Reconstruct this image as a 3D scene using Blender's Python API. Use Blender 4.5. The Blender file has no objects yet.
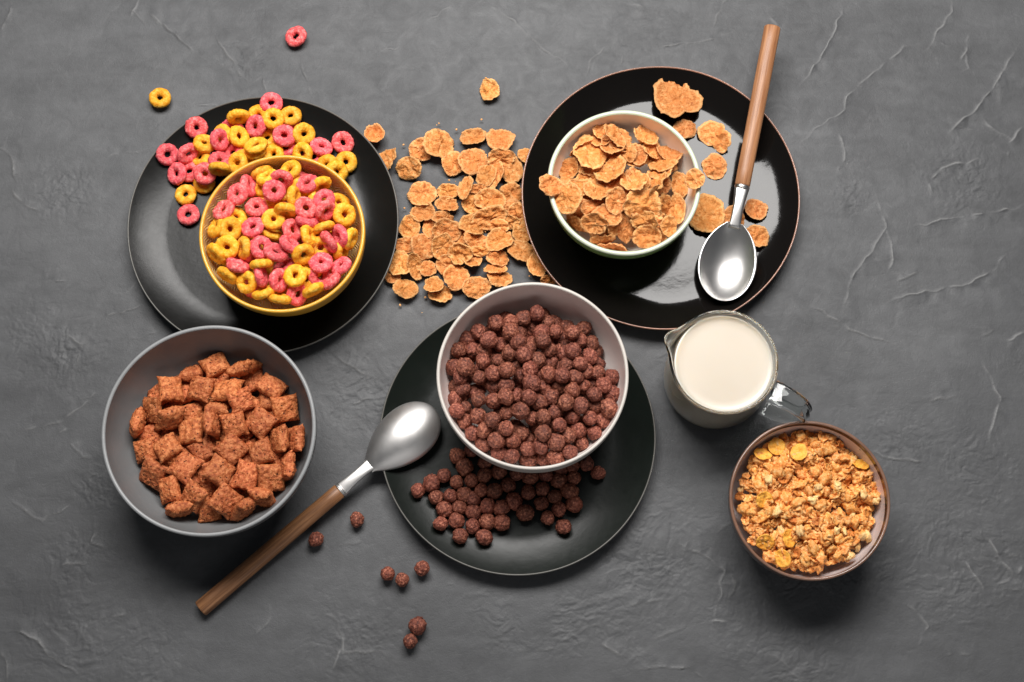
import bpy, math, random
import numpy as np
from mathutils import Vector, Matrix, Quaternion, noise as mn
random.seed(7); rng = np.random.default_rng(7)
PI = math.pi
S = 0.0007                      # metres per unit; one unit is about one photo pixel on the table
sc = bpy.context.scene
COL = sc.collection
W, H = 1024, 682
F = 1500.0; D = 1500.0; TH = math.radians(14.0)
CAM = np.array([0, -D*math.sin(TH), D*math.cos(TH)])
FWD = np.array([0, math.sin(TH), -math.cos(TH)]); UP = np.array([0, math.cos(TH), math.sin(TH)])

def un(px, py, z=0.0):
    """a place in the photograph -> where that thing stands at height z (units)"""
    d = FWD*F + np.array([1.0, 0, 0])*(px-512) + UP*(341-py)
    t = (z-CAM[2])/d[2]
    p = CAM + d*t
    return np.array([p[0], p[1], z])
def upx(px, py, z=0.0):         # local units per pixel
    p = un(px, py, z); return -np.dot(CAM-p, FWD)*-1/F*1.0 if False else np.dot(p-CAM, FWD)/F

# ------------------------------------------------------------------ materials
def newmat(name):
    m = bpy.data.materials.new(name); m.use_nodes = True
    nt = m.node_tree; b = nt.nodes['Principled BSDF']
    return m, nt, b
def N(nt, t, **kw):
    n = nt.nodes.new(t)
    for k, v in kw.items():
        if k in n.inputs: n.inputs[k].default_value = v
        else: setattr(n, k, v)
    return n
def fs(u): return 1.0/(u*S)      # texture scale for features u units wide
def coords(nt, jitter=True):
    tc = N(nt, 'ShaderNodeTexCoord')
    if not jitter: return tc.outputs['Object']
    oi = N(nt, 'ShaderNodeObjectInfo')
    a = N(nt, 'ShaderNodeVectorMath', operation='ADD')
    nt.links.new(tc.outputs['Object'], a.inputs[0]); nt.links.new(oi.outputs['Random'], a.inputs[1])
    return a.outputs[0]
def ramp(nt, src, stops):
    r = N(nt, 'ShaderNodeValToRGB'); e = r.color_ramp.elements
    while len(e) < len(stops): e.new(0.5)
    for i, (p, c) in enumerate(stops):
        e[i].position = p; e[i].color = (*c, 1)
    nt.links.new(src, r.inputs[0]); return r.outputs[0]
def noise(nt, co, u, detail=4, rough=0.6, dist=0.0):
    n = N(nt, 'ShaderNodeTexNoise', Scale=fs(u), Detail=detail, Roughness=rough, Distortion=dist)
    nt.links.new(co, n.inputs['Vector']); return n.outputs['Fac']
def mixc(nt, fac, a, b, mode='MIX'):
    m = N(nt, 'ShaderNodeMix', data_type='RGBA', blend_type=mode)
    for s, i in ((fac, 0), (a, 6), (b, 7)):
        if isinstance(s, (int, float)): m.inputs[i].default_value = s
        elif isinstance(s, tuple): m.inputs[i].default_value = (*s, 1)
        else: nt.links.new(s, m.inputs[i])
    return m.outputs[2]
def bump(nt, b, src, dist, strength=1.0, prev=None):
    n = N(nt, 'ShaderNodeBump', Distance=dist*S, Strength=strength)
    nt.links.new(src, n.inputs['Height'])
    if prev: nt.links.new(prev, n.inputs['Normal'])
    nt.links.new(n.outputs[0], b.inputs['Normal']); return n.outputs[0]
def rnd_hsv(nt, col, dv=0.2, dh=0.01):
    oi = N(nt, 'ShaderNodeObjectInfo')
    h = N(nt, 'ShaderNodeHueSaturation')
    m = N(nt, 'ShaderNodeMapRange'); m.inputs['To Min'].default_value = 1-dv; m.inputs['To Max'].default_value = 1+dv
    nt.links.new(oi.outputs['Random'], m.inputs[0]); nt.links.new(m.outputs[0], h.inputs['Value'])
    m2 = N(nt, 'ShaderNodeMath', operation='MULTIPLY'); m2.inputs[1].default_value = 7.31
    m3 = N(nt, 'ShaderNodeMath', operation='FRACT')
    m4 = N(nt, 'ShaderNodeMapRange'); m4.inputs['To Min'].default_value = 0.5-dh; m4.inputs['To Max'].default_value = 0.5+dh
    nt.links.new(oi.outputs['Random'], m2.inputs[0]); nt.links.new(m2.outputs[0], m3.inputs[0]); nt.links.new(m3.outputs[0], m4.inputs[0])
    nt.links.new(m4.outputs[0], h.inputs['Hue']); nt.links.new(col, h.inputs['Color'])
    return h.outputs[0]

def food(name, stops, u1=5, u2=1.3, rough=0.6, bd=0.5, sss=0.08, dv=0.15, dh=0.01, pits=None, spec=0.35, blist=False):
    m, nt, b = newmat(name); co = coords(nt)
    n1 = noise(nt, co, u1, 4, 0.65); c = ramp(nt, n1, stops)
    n2 = noise(nt, co, u2, 3, 0.6)
    nb = bump(nt, b, n2, bd)
    c = mixc(nt, 0.35, c, ramp(nt, n2, [(0.3, (0.55,)*3), (0.65, (1.0,)*3)]), 'MULTIPLY')
    if blist:       # toasted blisters and floury pale rims
        at = N(nt, 'ShaderNodeAttribute', attribute_name='blister')
        c = mixc(nt, ramp(nt, at.outputs['Fac'], [(0.5, (0, 0, 0)), (0.95, (0.75,)*3)]), c, (0.70, 0.24, 0.055))
        c = mixc(nt, ramp(nt, at.outputs['Fac'], [(0.05, (0.55,)*3), (0.35, (0, 0, 0))]), c, (0.93, 0.53, 0.22))
    if pits:
        v = N(nt, 'ShaderNodeTexVoronoi', Scale=fs(pits[0])); nt.links.new(co, v.inputs['Vector'])
        pr = ramp(nt, v.outputs['Distance'], [(0.10, (0, 0, 0)), (pits[1], (1, 1, 1))])
        gate = ramp(nt, noise(nt, co, 6, 1), [(0.44, (1, 1, 1)), (0.54, (0, 0, 0))])
        mx = N(nt, 'ShaderNodeMath', operation='MAXIMUM'); nt.links.new(pr, mx.inputs[0]); nt.links.new(gate, mx.inputs[1])
        c = mixc(nt, mx.outputs[0], pits[2], c)
        bump(nt, b, mx.outputs[0], 0.7, 1.0, nb)
    c = rnd_hsv(nt, c, dv, dh)
    nt.links.new(c, b.inputs['Base Color'])
    b.inputs['Roughness'].default_value = rough
    b.inputs['Specular IOR Level'].default_value = spec
    if sss:
        b.inputs['Subsurface Weight'].default_value = sss
        b.inputs['Subsurface Radius'].default_value = (1.0, 0.4, 0.2)
        b.inputs['Subsurface Scale'].default_value = 2.0*S
    return m

M = {}
M['pink'] = food('pink_ring', [(0.3, (0.62, 0.050, 0.062)), (0.5, (0.86, 0.120, 0.125)), (0.70, (0.95, 0.33, 0.31))], 3.4, 1.7, 0.68, 0.8, 0.10, 0.14, 0.003, None, 0.3)
M['yellow'] = food('yellow_ring', [(0.3, (0.78, 0.26, 0.010)), (0.5, (0.92, 0.42, 0.022)), (0.70, (0.97, 0.62, 0.12))], 4.0, 1.8, 0.62, 0.7, 0.10, 0.10, 0.004, None, 0.3)
M['flake'] = food('flake', [(0.30, (0.42, 0.11, 0.018)), (0.43, (0.65, 0.23, 0.055)), (0.56, (0.80, 0.345, 0.105)), (0.74, (0.92, 0.54, 0.24))], 3.6, 1.7, 0.60, 1.6, 0.04, 0.16, 0.004, None, 0.35, blist=True)
M['choc'] = food('chocolate_ball', [(0.32, (0.075, 0.018, 0.010)), (0.50, (0.215, 0.056, 0.031)), (0.70, (0.56, 0.21, 0.125))], 2.4, 1.6, 0.58, 1.5, 0.0, 0.22, 0.003, (3.6, 0.24, (0.05, 0.012, 0.008)), 0.45)  # palest stop paints highlight patches into the ball colour
M['pillow'] = food('cocoa_pillow', [(0.30, (0.22, 0.042, 0.011)), (0.46, (0.47, 0.118, 0.034)), (0.68, (0.76, 0.28, 0.105))], 3.4, 1.8, 0.62, 1.3, 0.0, 0.18, 0.003, (4.2, 0.26, (0.09, 0.018, 0.009)), 0.35)
M['oat'] = food('oat', [(0.30, (0.56, 0.15, 0.020)), (0.46, (0.86, 0.335, 0.070)), (0.68, (0.97, 0.60, 0.25))], 3.4, 1.6, 0.52, 1.0, 0.08, 0.16, 0.004, None, 0.4)
M['nut'] = food('pale_nut', [(0.3, (0.84, 0.44, 0.13)), (0.6, (0.95, 0.66, 0.30))], 4, 1.6, 0.5, 0.8, 0.1, 0.1, 0.003)
M['raisin'] = food('dark_oat', [(0.3, (0.42, 0.11, 0.02)), (0.6, (0.76, 0.28, 0.06))], 3, 1.5, 0.55, 1.0, 0.0, 0.2, 0.004)
M['corn'] = food('corn_flake', [(0.3, (0.84, 0.31, 0.025)), (0.6, (0.95, 0.50, 0.08))], 5, 1.8, 0.55, 0.8, 0.08, 0.08, 0.003)

def ceramic(name, col, rough, coat=0.0, speck=None, var=0.08, bd=0.15, croug=0.05, spec=0.5):
    m, nt, b = newmat(name); co = coords(nt, False)
    n = noise(nt, co, 40, 4)
    c = ramp(nt, n, [(0.3, tuple(x*(1-var) for x in col)), (0.7, tuple(min(1, x*(1+var)) for x in col))])
    if speck:
        v = N(nt, 'ShaderNodeTexVoronoi', Scale=fs(speck[0])); nt.links.new(co, v.inputs['Vector'])
        c = mixc(nt, ramp(nt, v.outputs['Distance'], [(0.06, (1, 1, 1)), (0.14, (0, 0, 0))]), c, speck[1])
    nt.links.new(c, b.inputs['Base Color'])
    r = ramp(nt, noise(nt, co, 14, 5, 0.7), [(0.25, (rough*0.88,)*3), (0.75, (min(1, rough*1.14),)*3)])
    nt.links.new(r, b.inputs['Roughness'])
    b.inputs['Coat Weight'].default_value = coat; b.inputs['Coat Roughness'].default_value = croug
    b.inputs['Specular IOR Level'].default_value = spec
    bump(nt, b, noise(nt, co, 6, 3), bd)
    return m
M['plate_matte'] = ceramic('black_satin_glaze', (0.0060, 0.0060, 0.0055), 0.30, spec=0.24, bd=0.08)
M['plate_green'] = ceramic('dark_green_satin_glaze', (0.0055, 0.0078, 0.0062), 0.32, spec=0.26, bd=0.08)
M['plate_gloss'] = ceramic('black_gloss_glaze', (0.005, 0.0042, 0.0038), 0.10, 0.0, bd=0.05, spec=0.26)
M['edge_grey'] = ceramic('bare_grey_edge', (0.10, 0.095, 0.085), 0.4)
M['edge_copper'] = ceramic('copper_edge', (0.30, 0.145, 0.095), 0.3, 0.5, var=0.3)
M['grey_in'] = ceramic('grey_matte_glaze', (0.155, 0.158, 0.160), 0.36)
M['grey_rim'] = ceramic('grey_rim', (0.25, 0.255, 0.258), 0.4)
M['grey_out'] = ceramic('grey_outer', (0.10, 0.102, 0.105), 0.5)
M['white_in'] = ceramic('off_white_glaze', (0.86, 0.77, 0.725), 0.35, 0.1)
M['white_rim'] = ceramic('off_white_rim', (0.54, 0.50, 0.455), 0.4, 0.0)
M['cream_in'] = ceramic('cream_glaze', (0.84, 0.76, 0.66), 0.3, 0.4)
M['cream_rim'] = ceramic('pale_green_rim', (0.60, 0.65, 0.50), 0.3, 0.3)
M['green_out'] = ceramic('green_outer', (0.26, 0.40, 0.14), 0.25, 0.5)
M['speck_in'] = ceramic('speckled_pinkish_glaze', (0.66, 0.57, 0.55), 0.3, 0.3, (9, (0.10, 0.05, 0.03)))
M['brown_line'] = ceramic('dark_brown_line', (0.045, 0.02, 0.013), 0.3, 0.4, var=0.3)
M['copper_rim'] = ceramic('brown_rim', (0.19, 0.10, 0.066), 0.3, 0.4, var=0.4)
M['brown_out'] = ceramic('brown_outer', (0.06, 0.032, 0.022), 0.35, 0.3, var=0.3)
M['yel_rim'] = ceramic('yellow_rim', (0.72, 0.375, 0.035), 0.35, 0.15)
M['yel_out'] = ceramic('yellow_outer', (0.72, 0.36, 0.03), 0.35, 0.2)

def chevron():
    m, nt, b = newmat('yellow_herringbone_glaze')
    uv = N(nt, 'ShaderNodeUVMap'); sp = N(nt, 'ShaderNodeSeparateXYZ'); nt.links.new(uv.outputs[0], sp.inputs[0])
    def mth(op, a, bb=None):
        n = N(nt, 'ShaderNodeMath', operation=op)
        for i, s in enumerate((a, bb)):
            if s is None: continue
            if isinstance(s, (int, float)): n.inputs[i].default_value = s
            else: nt.links.new(s, n.inputs[i])
        return n.outputs[0]
    col = mth('MULTIPLY', sp.outputs[0], 44.0)
    tri = mth('ABSOLUTE', mth('SUBTRACT', mth('FRACT', col), 0.5))
    rows = mth('FRACT', mth('ADD', mth('MULTIPLY', sp.outputs[1], 20.0), mth('MULTIPLY', tri, 3.0)))
    hgt = mth('ABSOLUTE', mth('SUBTRACT', rows, 0.5))
    c = ramp(nt, hgt, [(0.16, (0.96, 0.66, 0.48)), (0.28, (0.96, 0.66, 0.14))])
    nt.links.new(c, b.inputs['Base Color']); b.inputs['Roughness'].default_value = 0.3
    b.inputs['Coat Weight'].default_value = 0.4
    bump(nt, b, hgt, 2.2, 1.0)
    return m
M['chevron'] = chevron()

def metal(name='brushed_steel', rough=0.22):
    m, nt, b = newmat(name); co = coords(nt, False)
    b.inputs['Metallic'].default_value = 1; b.inputs['Base Color'].default_value = (0.66, 0.645, 0.63, 1)
    r = ramp(nt, noise(nt, co, 9, 5, 0.7), [(0.3, (rough*0.95,)*3), (0.7, (rough*1.06,)*3)])
    nt.links.new(r, b.inputs['Roughness']); return m
M['steel'] = metal('polished_steel', 0.33); M['steel_satin'] = metal('satin_steel', 0.45)

def wood(name, dark, light):
    m, nt, b = newmat(name)
    tc = N(nt, 'ShaderNodeTexCoord'); mp = N(nt, 'ShaderNodeMapping'); mp.inputs['Scale'].default_value = (0.045, 1, 1)
    nt.links.new(tc.outputs['Object'], mp.inputs[0])
    n1 = noise(nt, mp.outputs[0], 2.2, 5, 0.65, 0.4); n2 = noise(nt, mp.outputs[0], 9, 3)
    c = ramp(nt, n1, [(0.3, dark), (0.55, tuple((a+c2)/2 for a, c2 in zip(dark, light))), (0.75, light)])
    c = mixc(nt, 0.5, c, ramp(nt, n2, [(0.3, (0.6,)*3), (0.7, (1.1,)*3)]), 'MULTIPLY')
    nt.links.new(c, b.inputs['Base Color']); b.inputs['Roughness'].default_value = 0.45
    bump(nt, b, n1, 0.35); return m
M['wood'] = wood('oiled_wood', (0.14, 0.055, 0.022), (0.42, 0.20, 0.085))
M['wood2'] = wood('pale_oiled_wood', (0.27, 0.105, 0.042), (0.55, 0.27, 0.125))

def glassm():
    m, nt, b = newmat('clear_glass')
    b.inputs['Transmission Weight'].default_value = 1; b.inputs['Roughness'].default_value = 0.0
    b.inputs['IOR'].default_value = 1.47; b.inputs['Base Color'].default_value = (0.95, 0.98, 0.965, 1)
    return m
M['glass'] = glassm()
def milkm():
    m, nt, b = newmat('milk'); co = coords(nt, False)
    c = ramp(nt, noise(nt, co, 60, 2), [(0.3, (0.60, 0.53, 0.435)), (0.7, (0.63, 0.56, 0.465))])
    nt.links.new(c, b.inputs['Base Color']); b.inputs['Roughness'].default_value = 0.3
    b.inputs['Subsurface Weight'].default_value = 1.0; b.inputs['Subsurface Scale'].default_value = 14*S
    b.inputs['Subsurface Radius'].default_value = (1, 0.8, 0.6); return m
M['milk'] = milkm()
def tablem():
    m, nt, b = newmat('dark_grey_plaster'); co = coords(nt, False)
    n1 = noise(nt, co, 260, 6, 0.6, 0.6)
    c = ramp(nt, n1, [(0.30, (0.060, 0.061, 0.064)), (0.5, (0.083, 0.0845, 0.088)), (0.70, (0.100, 0.1015, 0.105))])
    n2 = noise(nt, co, 22, 8, 0.72, 0.8)
    c = mixc(nt, 0.5, c, ramp(nt, n2, [(0.3, (0.72,)*3), (0.7, (1.15,)*3)]), 'MULTIPLY')
    mp = N(nt, 'ShaderNodeMapping'); mp.inputs['Rotation'].default_value = (0, 0, 0.7); mp.inputs['Scale'].default_value = (0.22, 1, 1)
    nt.links.new(co, mp.inputs[0]); n3 = noise(nt, mp.outputs[0], 34, 7, 0.7, 0.4)      # trowel smears
    c = mixc(nt, 0.6, c, ramp(nt, n3, [(0.32, (0.74,)*3), (0.68, (1.18,)*3)]), 'MULTIPLY')
    ri = N(nt, 'ShaderNodeAttribute', attribute_name='ridge')      # trowel ridges, coloured paler on the crest
    c = mixc(nt, ri.outputs['Fac'], c, (0.19, 0.19, 0.19))
    nt.links.new(c, b.inputs['Base Color'])
    r = ramp(nt, n2, [(0.3, (0.62,)*3), (0.7, (0.46,)*3)]); nt.links.new(r, b.inputs['Roughness'])
    b.inputs['Specular IOR Level'].default_value = 0.35
    p = bump(nt, b, noise(nt, co, 1.8, 5, 0.75), 0.30)
    bump(nt, b, noise(nt, co, 12, 8, 0.7, 0.5), 0.4, 1.0, p)
    return m
M['table'] = tablem()

# ------------------------------------------------------------------ objects
def mesh(name, V, Fc, mat, smooth=True, uv=None):
    me = bpy.data.meshes.new(name)
    me.from_pydata([tuple(float(c)*S for c in v) for v in V], [], Fc)
    me.materials.append(mat)
    if smooth: me.polygons.foreach_set('use_smooth', [True]*len(me.polygons))
    if uv is not None:
        l = me.uv_layers.new(name='UVMap')
        for p in me.polygons:
            us = [uv[me.loops[li].vertex_index] for li in p.loop_indices]
            wrap = max(u[0] for u in us)-min(u[0] for u in us) > 0.5
            for li, u in zip(p.loop_indices, us):
                l.data[li].uv = (u[0]+1 if wrap and u[0] < 0.5 else u[0], u[1])
    me.update(); return me
def link(name, me, loc=(0, 0, 0), parent=None, rot=None):
    o = bpy.data.objects.new(name, me); COL.objects.link(o)
    if rot is not None: o.rotation_mode = 'QUATERNION'; o.rotation_quaternion = rot
    o.location = [float(c)*S for c in loc]
    if parent: o.parent = parent
    return o
def tag(o, label=None, cat=None, group=None, kind=None):
    if label: o['label'] = label
    if cat: o['category'] = cat
    if group: o['group'] = group
    if kind: o['kind'] = kind
    return o

def lathe(prof, seg=128, wob=0.0, seed=0, warp=None):
    V, Fc, UV = [], [], []
    arc = [0.0]
    for (a, b) in zip(prof, prof[1:]): arc.append(arc[-1]+math.hypot(a[0]-b[0], a[1]-b[1]))
    n = len(prof)
    for i, (r, z) in enumerate(prof):
        for j in range(seg):
            t = 2*PI*j/seg
            k = 1 + wob*mn.noise(Vector((math.cos(t)*1.3+seed, math.sin(t)*1.3, seed)))
            p = (r*k*math.cos(t), r*k*math.sin(t), z)
            if warp: p = warp(*p, t, r, z)
            V.append(p); UV.append((j/seg, arc[i]/100))
    for i in range(n-1):
        for j in range(seg):
            a, b = i*seg+j, i*seg+(j+1) % seg
            Fc.append((a, b, b+seg, a+seg))
    for i in (0, n-1):
        if prof[i][0] < 0.02:
            pass
    return V, Fc, UV

# ---- table
def vnoise(X, Y, cell, seed):
    r = np.random.default_rng(seed); g = r.random((256, 256))
    x = X/cell; y = Y/cell; xi = np.floor(x).astype(int); yi = np.floor(y).astype(int)
    fx = x-xi; fy = y-yi; fx = fx*fx*fx*(fx*(fx*6-15)+10); fy = fy*fy*fy*(fy*(fy*6-15)+10)
    a = g[yi % 256, xi % 256]; b = g[yi % 256, (xi+1) % 256]; c = g[(yi+1) % 256, xi % 256]; d = g[(yi+1) % 256, (xi+1) % 256]
    return (a*(1-fx)+b*fx)*(1-fy)+(c*(1-fx)+d*fx)*fy-0.5
def fbm(X, Y, cell, seed, octs=4, gain=0.5):
    s = 0; a = 1
    for i in range(octs):
        s = s + a*vnoise(X+37*i, Y+91*i, cell/2**i, seed+i); a *= gain
    return s
STROKES = [  # trowel ridges seen in the plaster: (height, points)
 (1.3, [(845,2),(832,35),(820,57),(802,82)]), (1.0, [(920,42),(907,45),(875,70),(852,90),(845,107),(820,125),(800,142)]),
 (1.0, [(955,2),(945,22),(927,47)]), (1.6, [(1015,50),(1000,77),(982,102),(960,122),(947,135)]), (1.0, [(972,32),(962,60)]),
 (1.2, [(985,159),(965,160),(942,167),(930,182),(932,191)]), (1.7, [(1028,203),(1000,210),(960,215),(915,225)]),
 (1.8, [(1007,252),(995,270),(970,282),(942,289),(907,293),(890,301)]), (1.4, [(880,200),(885,227),(872,250),(852,275),(846,300),(844,312)]),
 (0.9, [(885,227),(894,250),(891,270)]), (0.9, [(897,280),(925,270)]), (0.8, [(840,130),(846,150),(837,175)]), (1.0, [(1026,125),(1005,145)]),
 (1.0, [(1026,330),(1007,340)]), (0.8, [(985,120),(1015,140)]), (1.0, [(621,605),(641,604),(668,599)]), (1.2, [(637,670),(662,666),(689,668),(705,678)]),
 (1.0, [(600,643),(625,657)]), (0.9, [(674,541),(703,554),(724,570),(720,595),(714,620)]), (0.9, [(728,620),(712,620)]), (1.1, [(870,450),(885,456),(902,459),(930,462)]),
 (0.9, [(989,537),(1014,574),(995,591)]), (0.8, [(968,562),(985,589)]), (1.0, [(1026,566),(995,591)]), (0.7, [(948,655),(973,653)]),
 (1.0, [(778,678),(795,674),(811,680)]), (1.3, [(0,629),(20,631),(37,641),(47,656),(78,676)]), (0.9, [(0,648),(6,660),(6,684)]),
 (0.7, [(59,564),(86,564)]), (1.0, [(94,523),(92,543),(104,549)]), (0.7, [(98,617),(127,617)]), (1.0, [(320,613),(340,625),(344,652),(383,652),(398,668)]),
 (0.8, [(342,645),(328,676)]), (1.2, [(-4,146),(10,155),(14,180)]), (1.1, [(9,189),(22,203),(40,212)]), (0.8, [(145,7),(170,30),(195,52)]),
 (0.7, [(37,282),(70,279)]), (0.8, [(105,317),(140,305)]), (0.8, [(12,0),(0,32)]), (0.7, [(145,10),(180,39),(198,54),(227,66)]),
 (0.9, [(211,30),(227,54),(248,83)]), (0.8, [(250,83),(261,72),(264,92)]), (0.8, [(300,58),(305,74),(311,92)]),
 (1.0, [(490,4),(520,25),(545,50),(560,57),(573,67)]), (0.8, [(420,20),(436,14),(455,2)]), (0.8, [(655,45),(700,40),(735,30)]),
 (0.8, [(806,300),(850,330),(900,345)]), (0.9, [(985,360),(1000,400),(990,440)]), (0.8, [(930,400),(960,395)]), (0.9, [(560,640),(600,625)]),
 (0.9, [(20,430),(60,420),(90,400)]), (0.8, [(10,500),(40,520),(80,500)]), (0.8, [(330,350),(360,372),(378,380)]), (0.9, [(340,395),(352,402),(375,398)]),
 (0.8, [(60,330),(80,345),(76,372)]), (0.8, [(650,640),(690,625)]), (0.7, [(480,640),(520,652),(560,648)]), (0.8, [(905,600),(930,625),(920,650)])]
PATCHES = [(62,190,30,1.0),(75,560,28,1.0),(70,350,35,.9),(960,178,40,.8),(850,195,22,1.0),(250,60,30,.6),(380,390,30,.9),(350,360,30,.8),(650,560,55,1.0),
           (960,560,60,1.0),(640,30,60,.5),(900,440,40,.7),(80,640,50,.8),(140,660,40,.7),(350,640,40,.7),(800,660,50,.7),(980,470,50,.7),(30,330,40,.6),(360,400,40,.8),(740,600,50,.6)]
def axis(lo, hi, step, far):
    a = list(np.arange(lo, hi+step, step)); d = step; x = a[-1]; y = a[0]
    while x < far: d *= 1.25; x += d; a.append(x)
    d = step; pre = []
    while y > -far: d *= 1.25; y -= d; pre.append(y)
    return np.array(pre[::-1]+a)
def make_table():
    xs = axis(-545, 545, 1.05, 2600); ys = axis(-375, 400, 1.05, 2600)
    X, Y = np.meshgrid(xs, ys)
    wx = X+fbm(X, Y, 60, 5)*26; wy = Y+fbm(X, Y, 60, 15)*26
    Z = fbm(X, Y, 300, 1, 3)*4 + fbm(wx, wy, 90, 21, 3)*0.8
    R = np.zeros_like(Z)
    # cracked and pimpled plaster patches
    mask = np.clip(fbm(X, Y, 130, 51, 3)*2.0-0.65, 0, 0.45)
    for (px, py, r, a) in PATCHES:
        c = un(px, py); mask = np.maximum(mask, 0.62*a*np.exp(-((X-c[0])**2+(Y-c[1])**2)/(r*r)))
    rid = 1-np.abs(fbm(wx*1.0, wy*1.25, 22, 71, 4, 0.6))*8
    rid = np.clip(rid, 0, 1)**4
    gate = np.clip(fbm(X, Y, 26, 131, 2)*4+.2, 0, 1); mask2 = mask*gate
    chip = fbm(wx, wy*1.3, 15, 141, 4, .6); Z += np.clip((chip-.16)/.05, 0, 1)*mask*0.85-np.clip((-chip-.34)/.06, 0, 1)*mask*0.6
    Z += rid*mask2*0.7 + fbm(wx, wy, 5, 81, 3, 0.6)*mask*1.0
    R += rid*mask2*0.25
    ter = fbm(wx, wy*1.4, 120, 91, 4)*5; st = ter-np.floor(ter); Z += np.clip((st-0.0)/0.06, 0, 1)*0.55*(0.3+mask)
    # long ridges
    sr = random.Random(11); extra = []
    for k in range(75):      # short fine scratches and nicks
        x, y, a = sr.uniform(-20, 1040), sr.uniform(-20, 700), sr.gauss(-.5, .6); L = sr.uniform(8, 45); pp = [(x, y)]
        for i in range(3): x += L/3*math.cos(a); y += L/3*math.sin(a); a += sr.gauss(0, .35); pp.append((x, y))
        extra.append((sr.uniform(.25, .7), pp))
    for h, pts in STROKES+extra:
        P = []
        for p, q in zip(pts, pts[1:]):
            a, b = un(*p)[:2], un(*q)[:2]; n = max(2, int(np.hypot(*(b-a))/4))
            for i in range(n): P.append(a+(b-a)*i/n)
        P.append(un(*pts[-1])[:2]); P = np.array(P)
        P += np.array([[mn.noise(Vector((p[0]*.09, p[1]*.09, h)))*3.4, mn.noise(Vector((p[0]*.09, p[1]*.09, 9+h)))*3.4] for p in P])
        i0, i1 = np.searchsorted(xs, [P[:, 0].min()-30, P[:, 0].max()+30]); j0, j1 = np.searchsorted(ys, [P[:, 1].min()-30, P[:, 1].max()+30])
        xx, yy = X[j0:j1, i0:i1], Y[j0:j1, i0:i1]
        best = np.full(xx.shape, 1e9); sd = np.zeros(xx.shape); tt = np.zeros(xx.shape)
        for k in range(len(P)-1):
            a, b = P[k], P[k+1]; d = b-a; L2 = max(1e-6, d@d)
            t = np.clip(((xx-a[0])*d[0]+(yy-a[1])*d[1])/L2, 0, 1)
            ex, ey = xx-a[0]-t*d[0], yy-a[1]-t*d[1]; dist = np.hypot(ex, ey)
            m = dist < best; best[m] = dist[m]; sd[m] = np.sign(d[0]*ey-d[1]*ex)[m]; tt[m] = ((k+t)/(len(P)-1))[m]
        taper = np.clip(np.sin(PI*np.clip(tt, 0.02, 0.98))*1.6, 0, 1)*(0.6+vnoise(xx, yy, 9, 7)*1.5)
        taper = np.clip(taper, 0, 1)
        crest = np.exp(-(best/(0.55+0.7*np.clip(vnoise(xx, yy, 17, 12)+.5, 0, 1)))**2)
        side = np.where(sd > 0, np.exp(-best/(4+10*np.clip(vnoise(xx, yy, 40, 3)+.5, 0, 1))), 0)
        Z[j0:j1, i0:i1] += h*taper*(crest*0.8+side*1.25)
        R[j0:j1, i0:i1] = np.maximum(R[j0:j1, i0:i1], crest*taper*0.95*min(1.2, h))
    Z -= 3.2; Z = np.minimum(Z, 0.9)
    ny, nx = X.shape
    V = np.stack([X, Y, Z], -1).reshape(-1, 3)*S
    idx = np.arange(ny*nx).reshape(ny, nx)
    Q = np.stack([idx[:-1, :-1], idx[:-1, 1:], idx[1:, 1:], idx[1:, :-1]], -1).reshape(-1, 4)
    me = bpy.data.meshes.new('table_surface')
    me.vertices.add(len(V)); me.vertices.foreach_set('co', V.ravel())
    me.loops.add(Q.size); me.loops.foreach_set('vertex_index', Q.ravel().astype(np.int32))
    me.polygons.add(len(Q)); me.polygons.foreach_set('loop_start', np.arange(0, Q.size, 4, dtype=np.int32))
    me.polygons.foreach_set('use_smooth', np.ones(len(Q), bool))
    me.update(calc_edges=True); me.validate()
    at = me.attributes.new('ridge', 'FLOAT', 'POINT'); at.data.foreach_set('value', np.clip(R, 0, 1).ravel().astype(np.float32))
    me.materials.append(M['table'])
    o = link('table_surface', me); tag(o, kind='structure')
    o['label'] = 'dark grey textured plaster tabletop with trowel ridges'
    return xs, ys, Z
TX, TY, TZ = make_table()

# ------------------------------------------------------------------ height field for laying pieces on things
class HF:
    def __init__(s, cx, cy, R, f, res=1.5):
        s.x0, s.y0, s.res = cx-R, cy-R, res; n = int(2*R/res)+2; s.n = n
        g = np.arange(n)*res
        X, Y = np.meshgrid(cx-R+g, cy-R+g); s.h = f(X, Y).astype(float)
    def ij(s, x, y):
        return np.clip(((y-s.y0)/s.res).round().astype(int), 0, s.n-1), np.clip(((x-s.x0)/s.res).round().astype(int), 0, s.n-1)
    def at(s, x, y):
        i, j = s.ij(np.asarray(x, float), np.asarray(y, float)); return s.h[i, j]
    def slope(s, x, y, r):
        k = r*0.8
        a = [float(np.mean(s.at(x+dx*k+np.array([-2, 0, 2]), y+dy*k+np.array([0, 2, -2])))) for dx, dy in ((1, 0), (-1, 0), (0, 1), (0, -1))]
        return (a[0]-a[1])/(2*k), (a[2]-a[3])/(2*k)
def vtx(me):
    a = np.empty(len(me.vertices)*3); me.vertices.foreach_get('co', a); return a.reshape(-1, 3)/S
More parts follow.
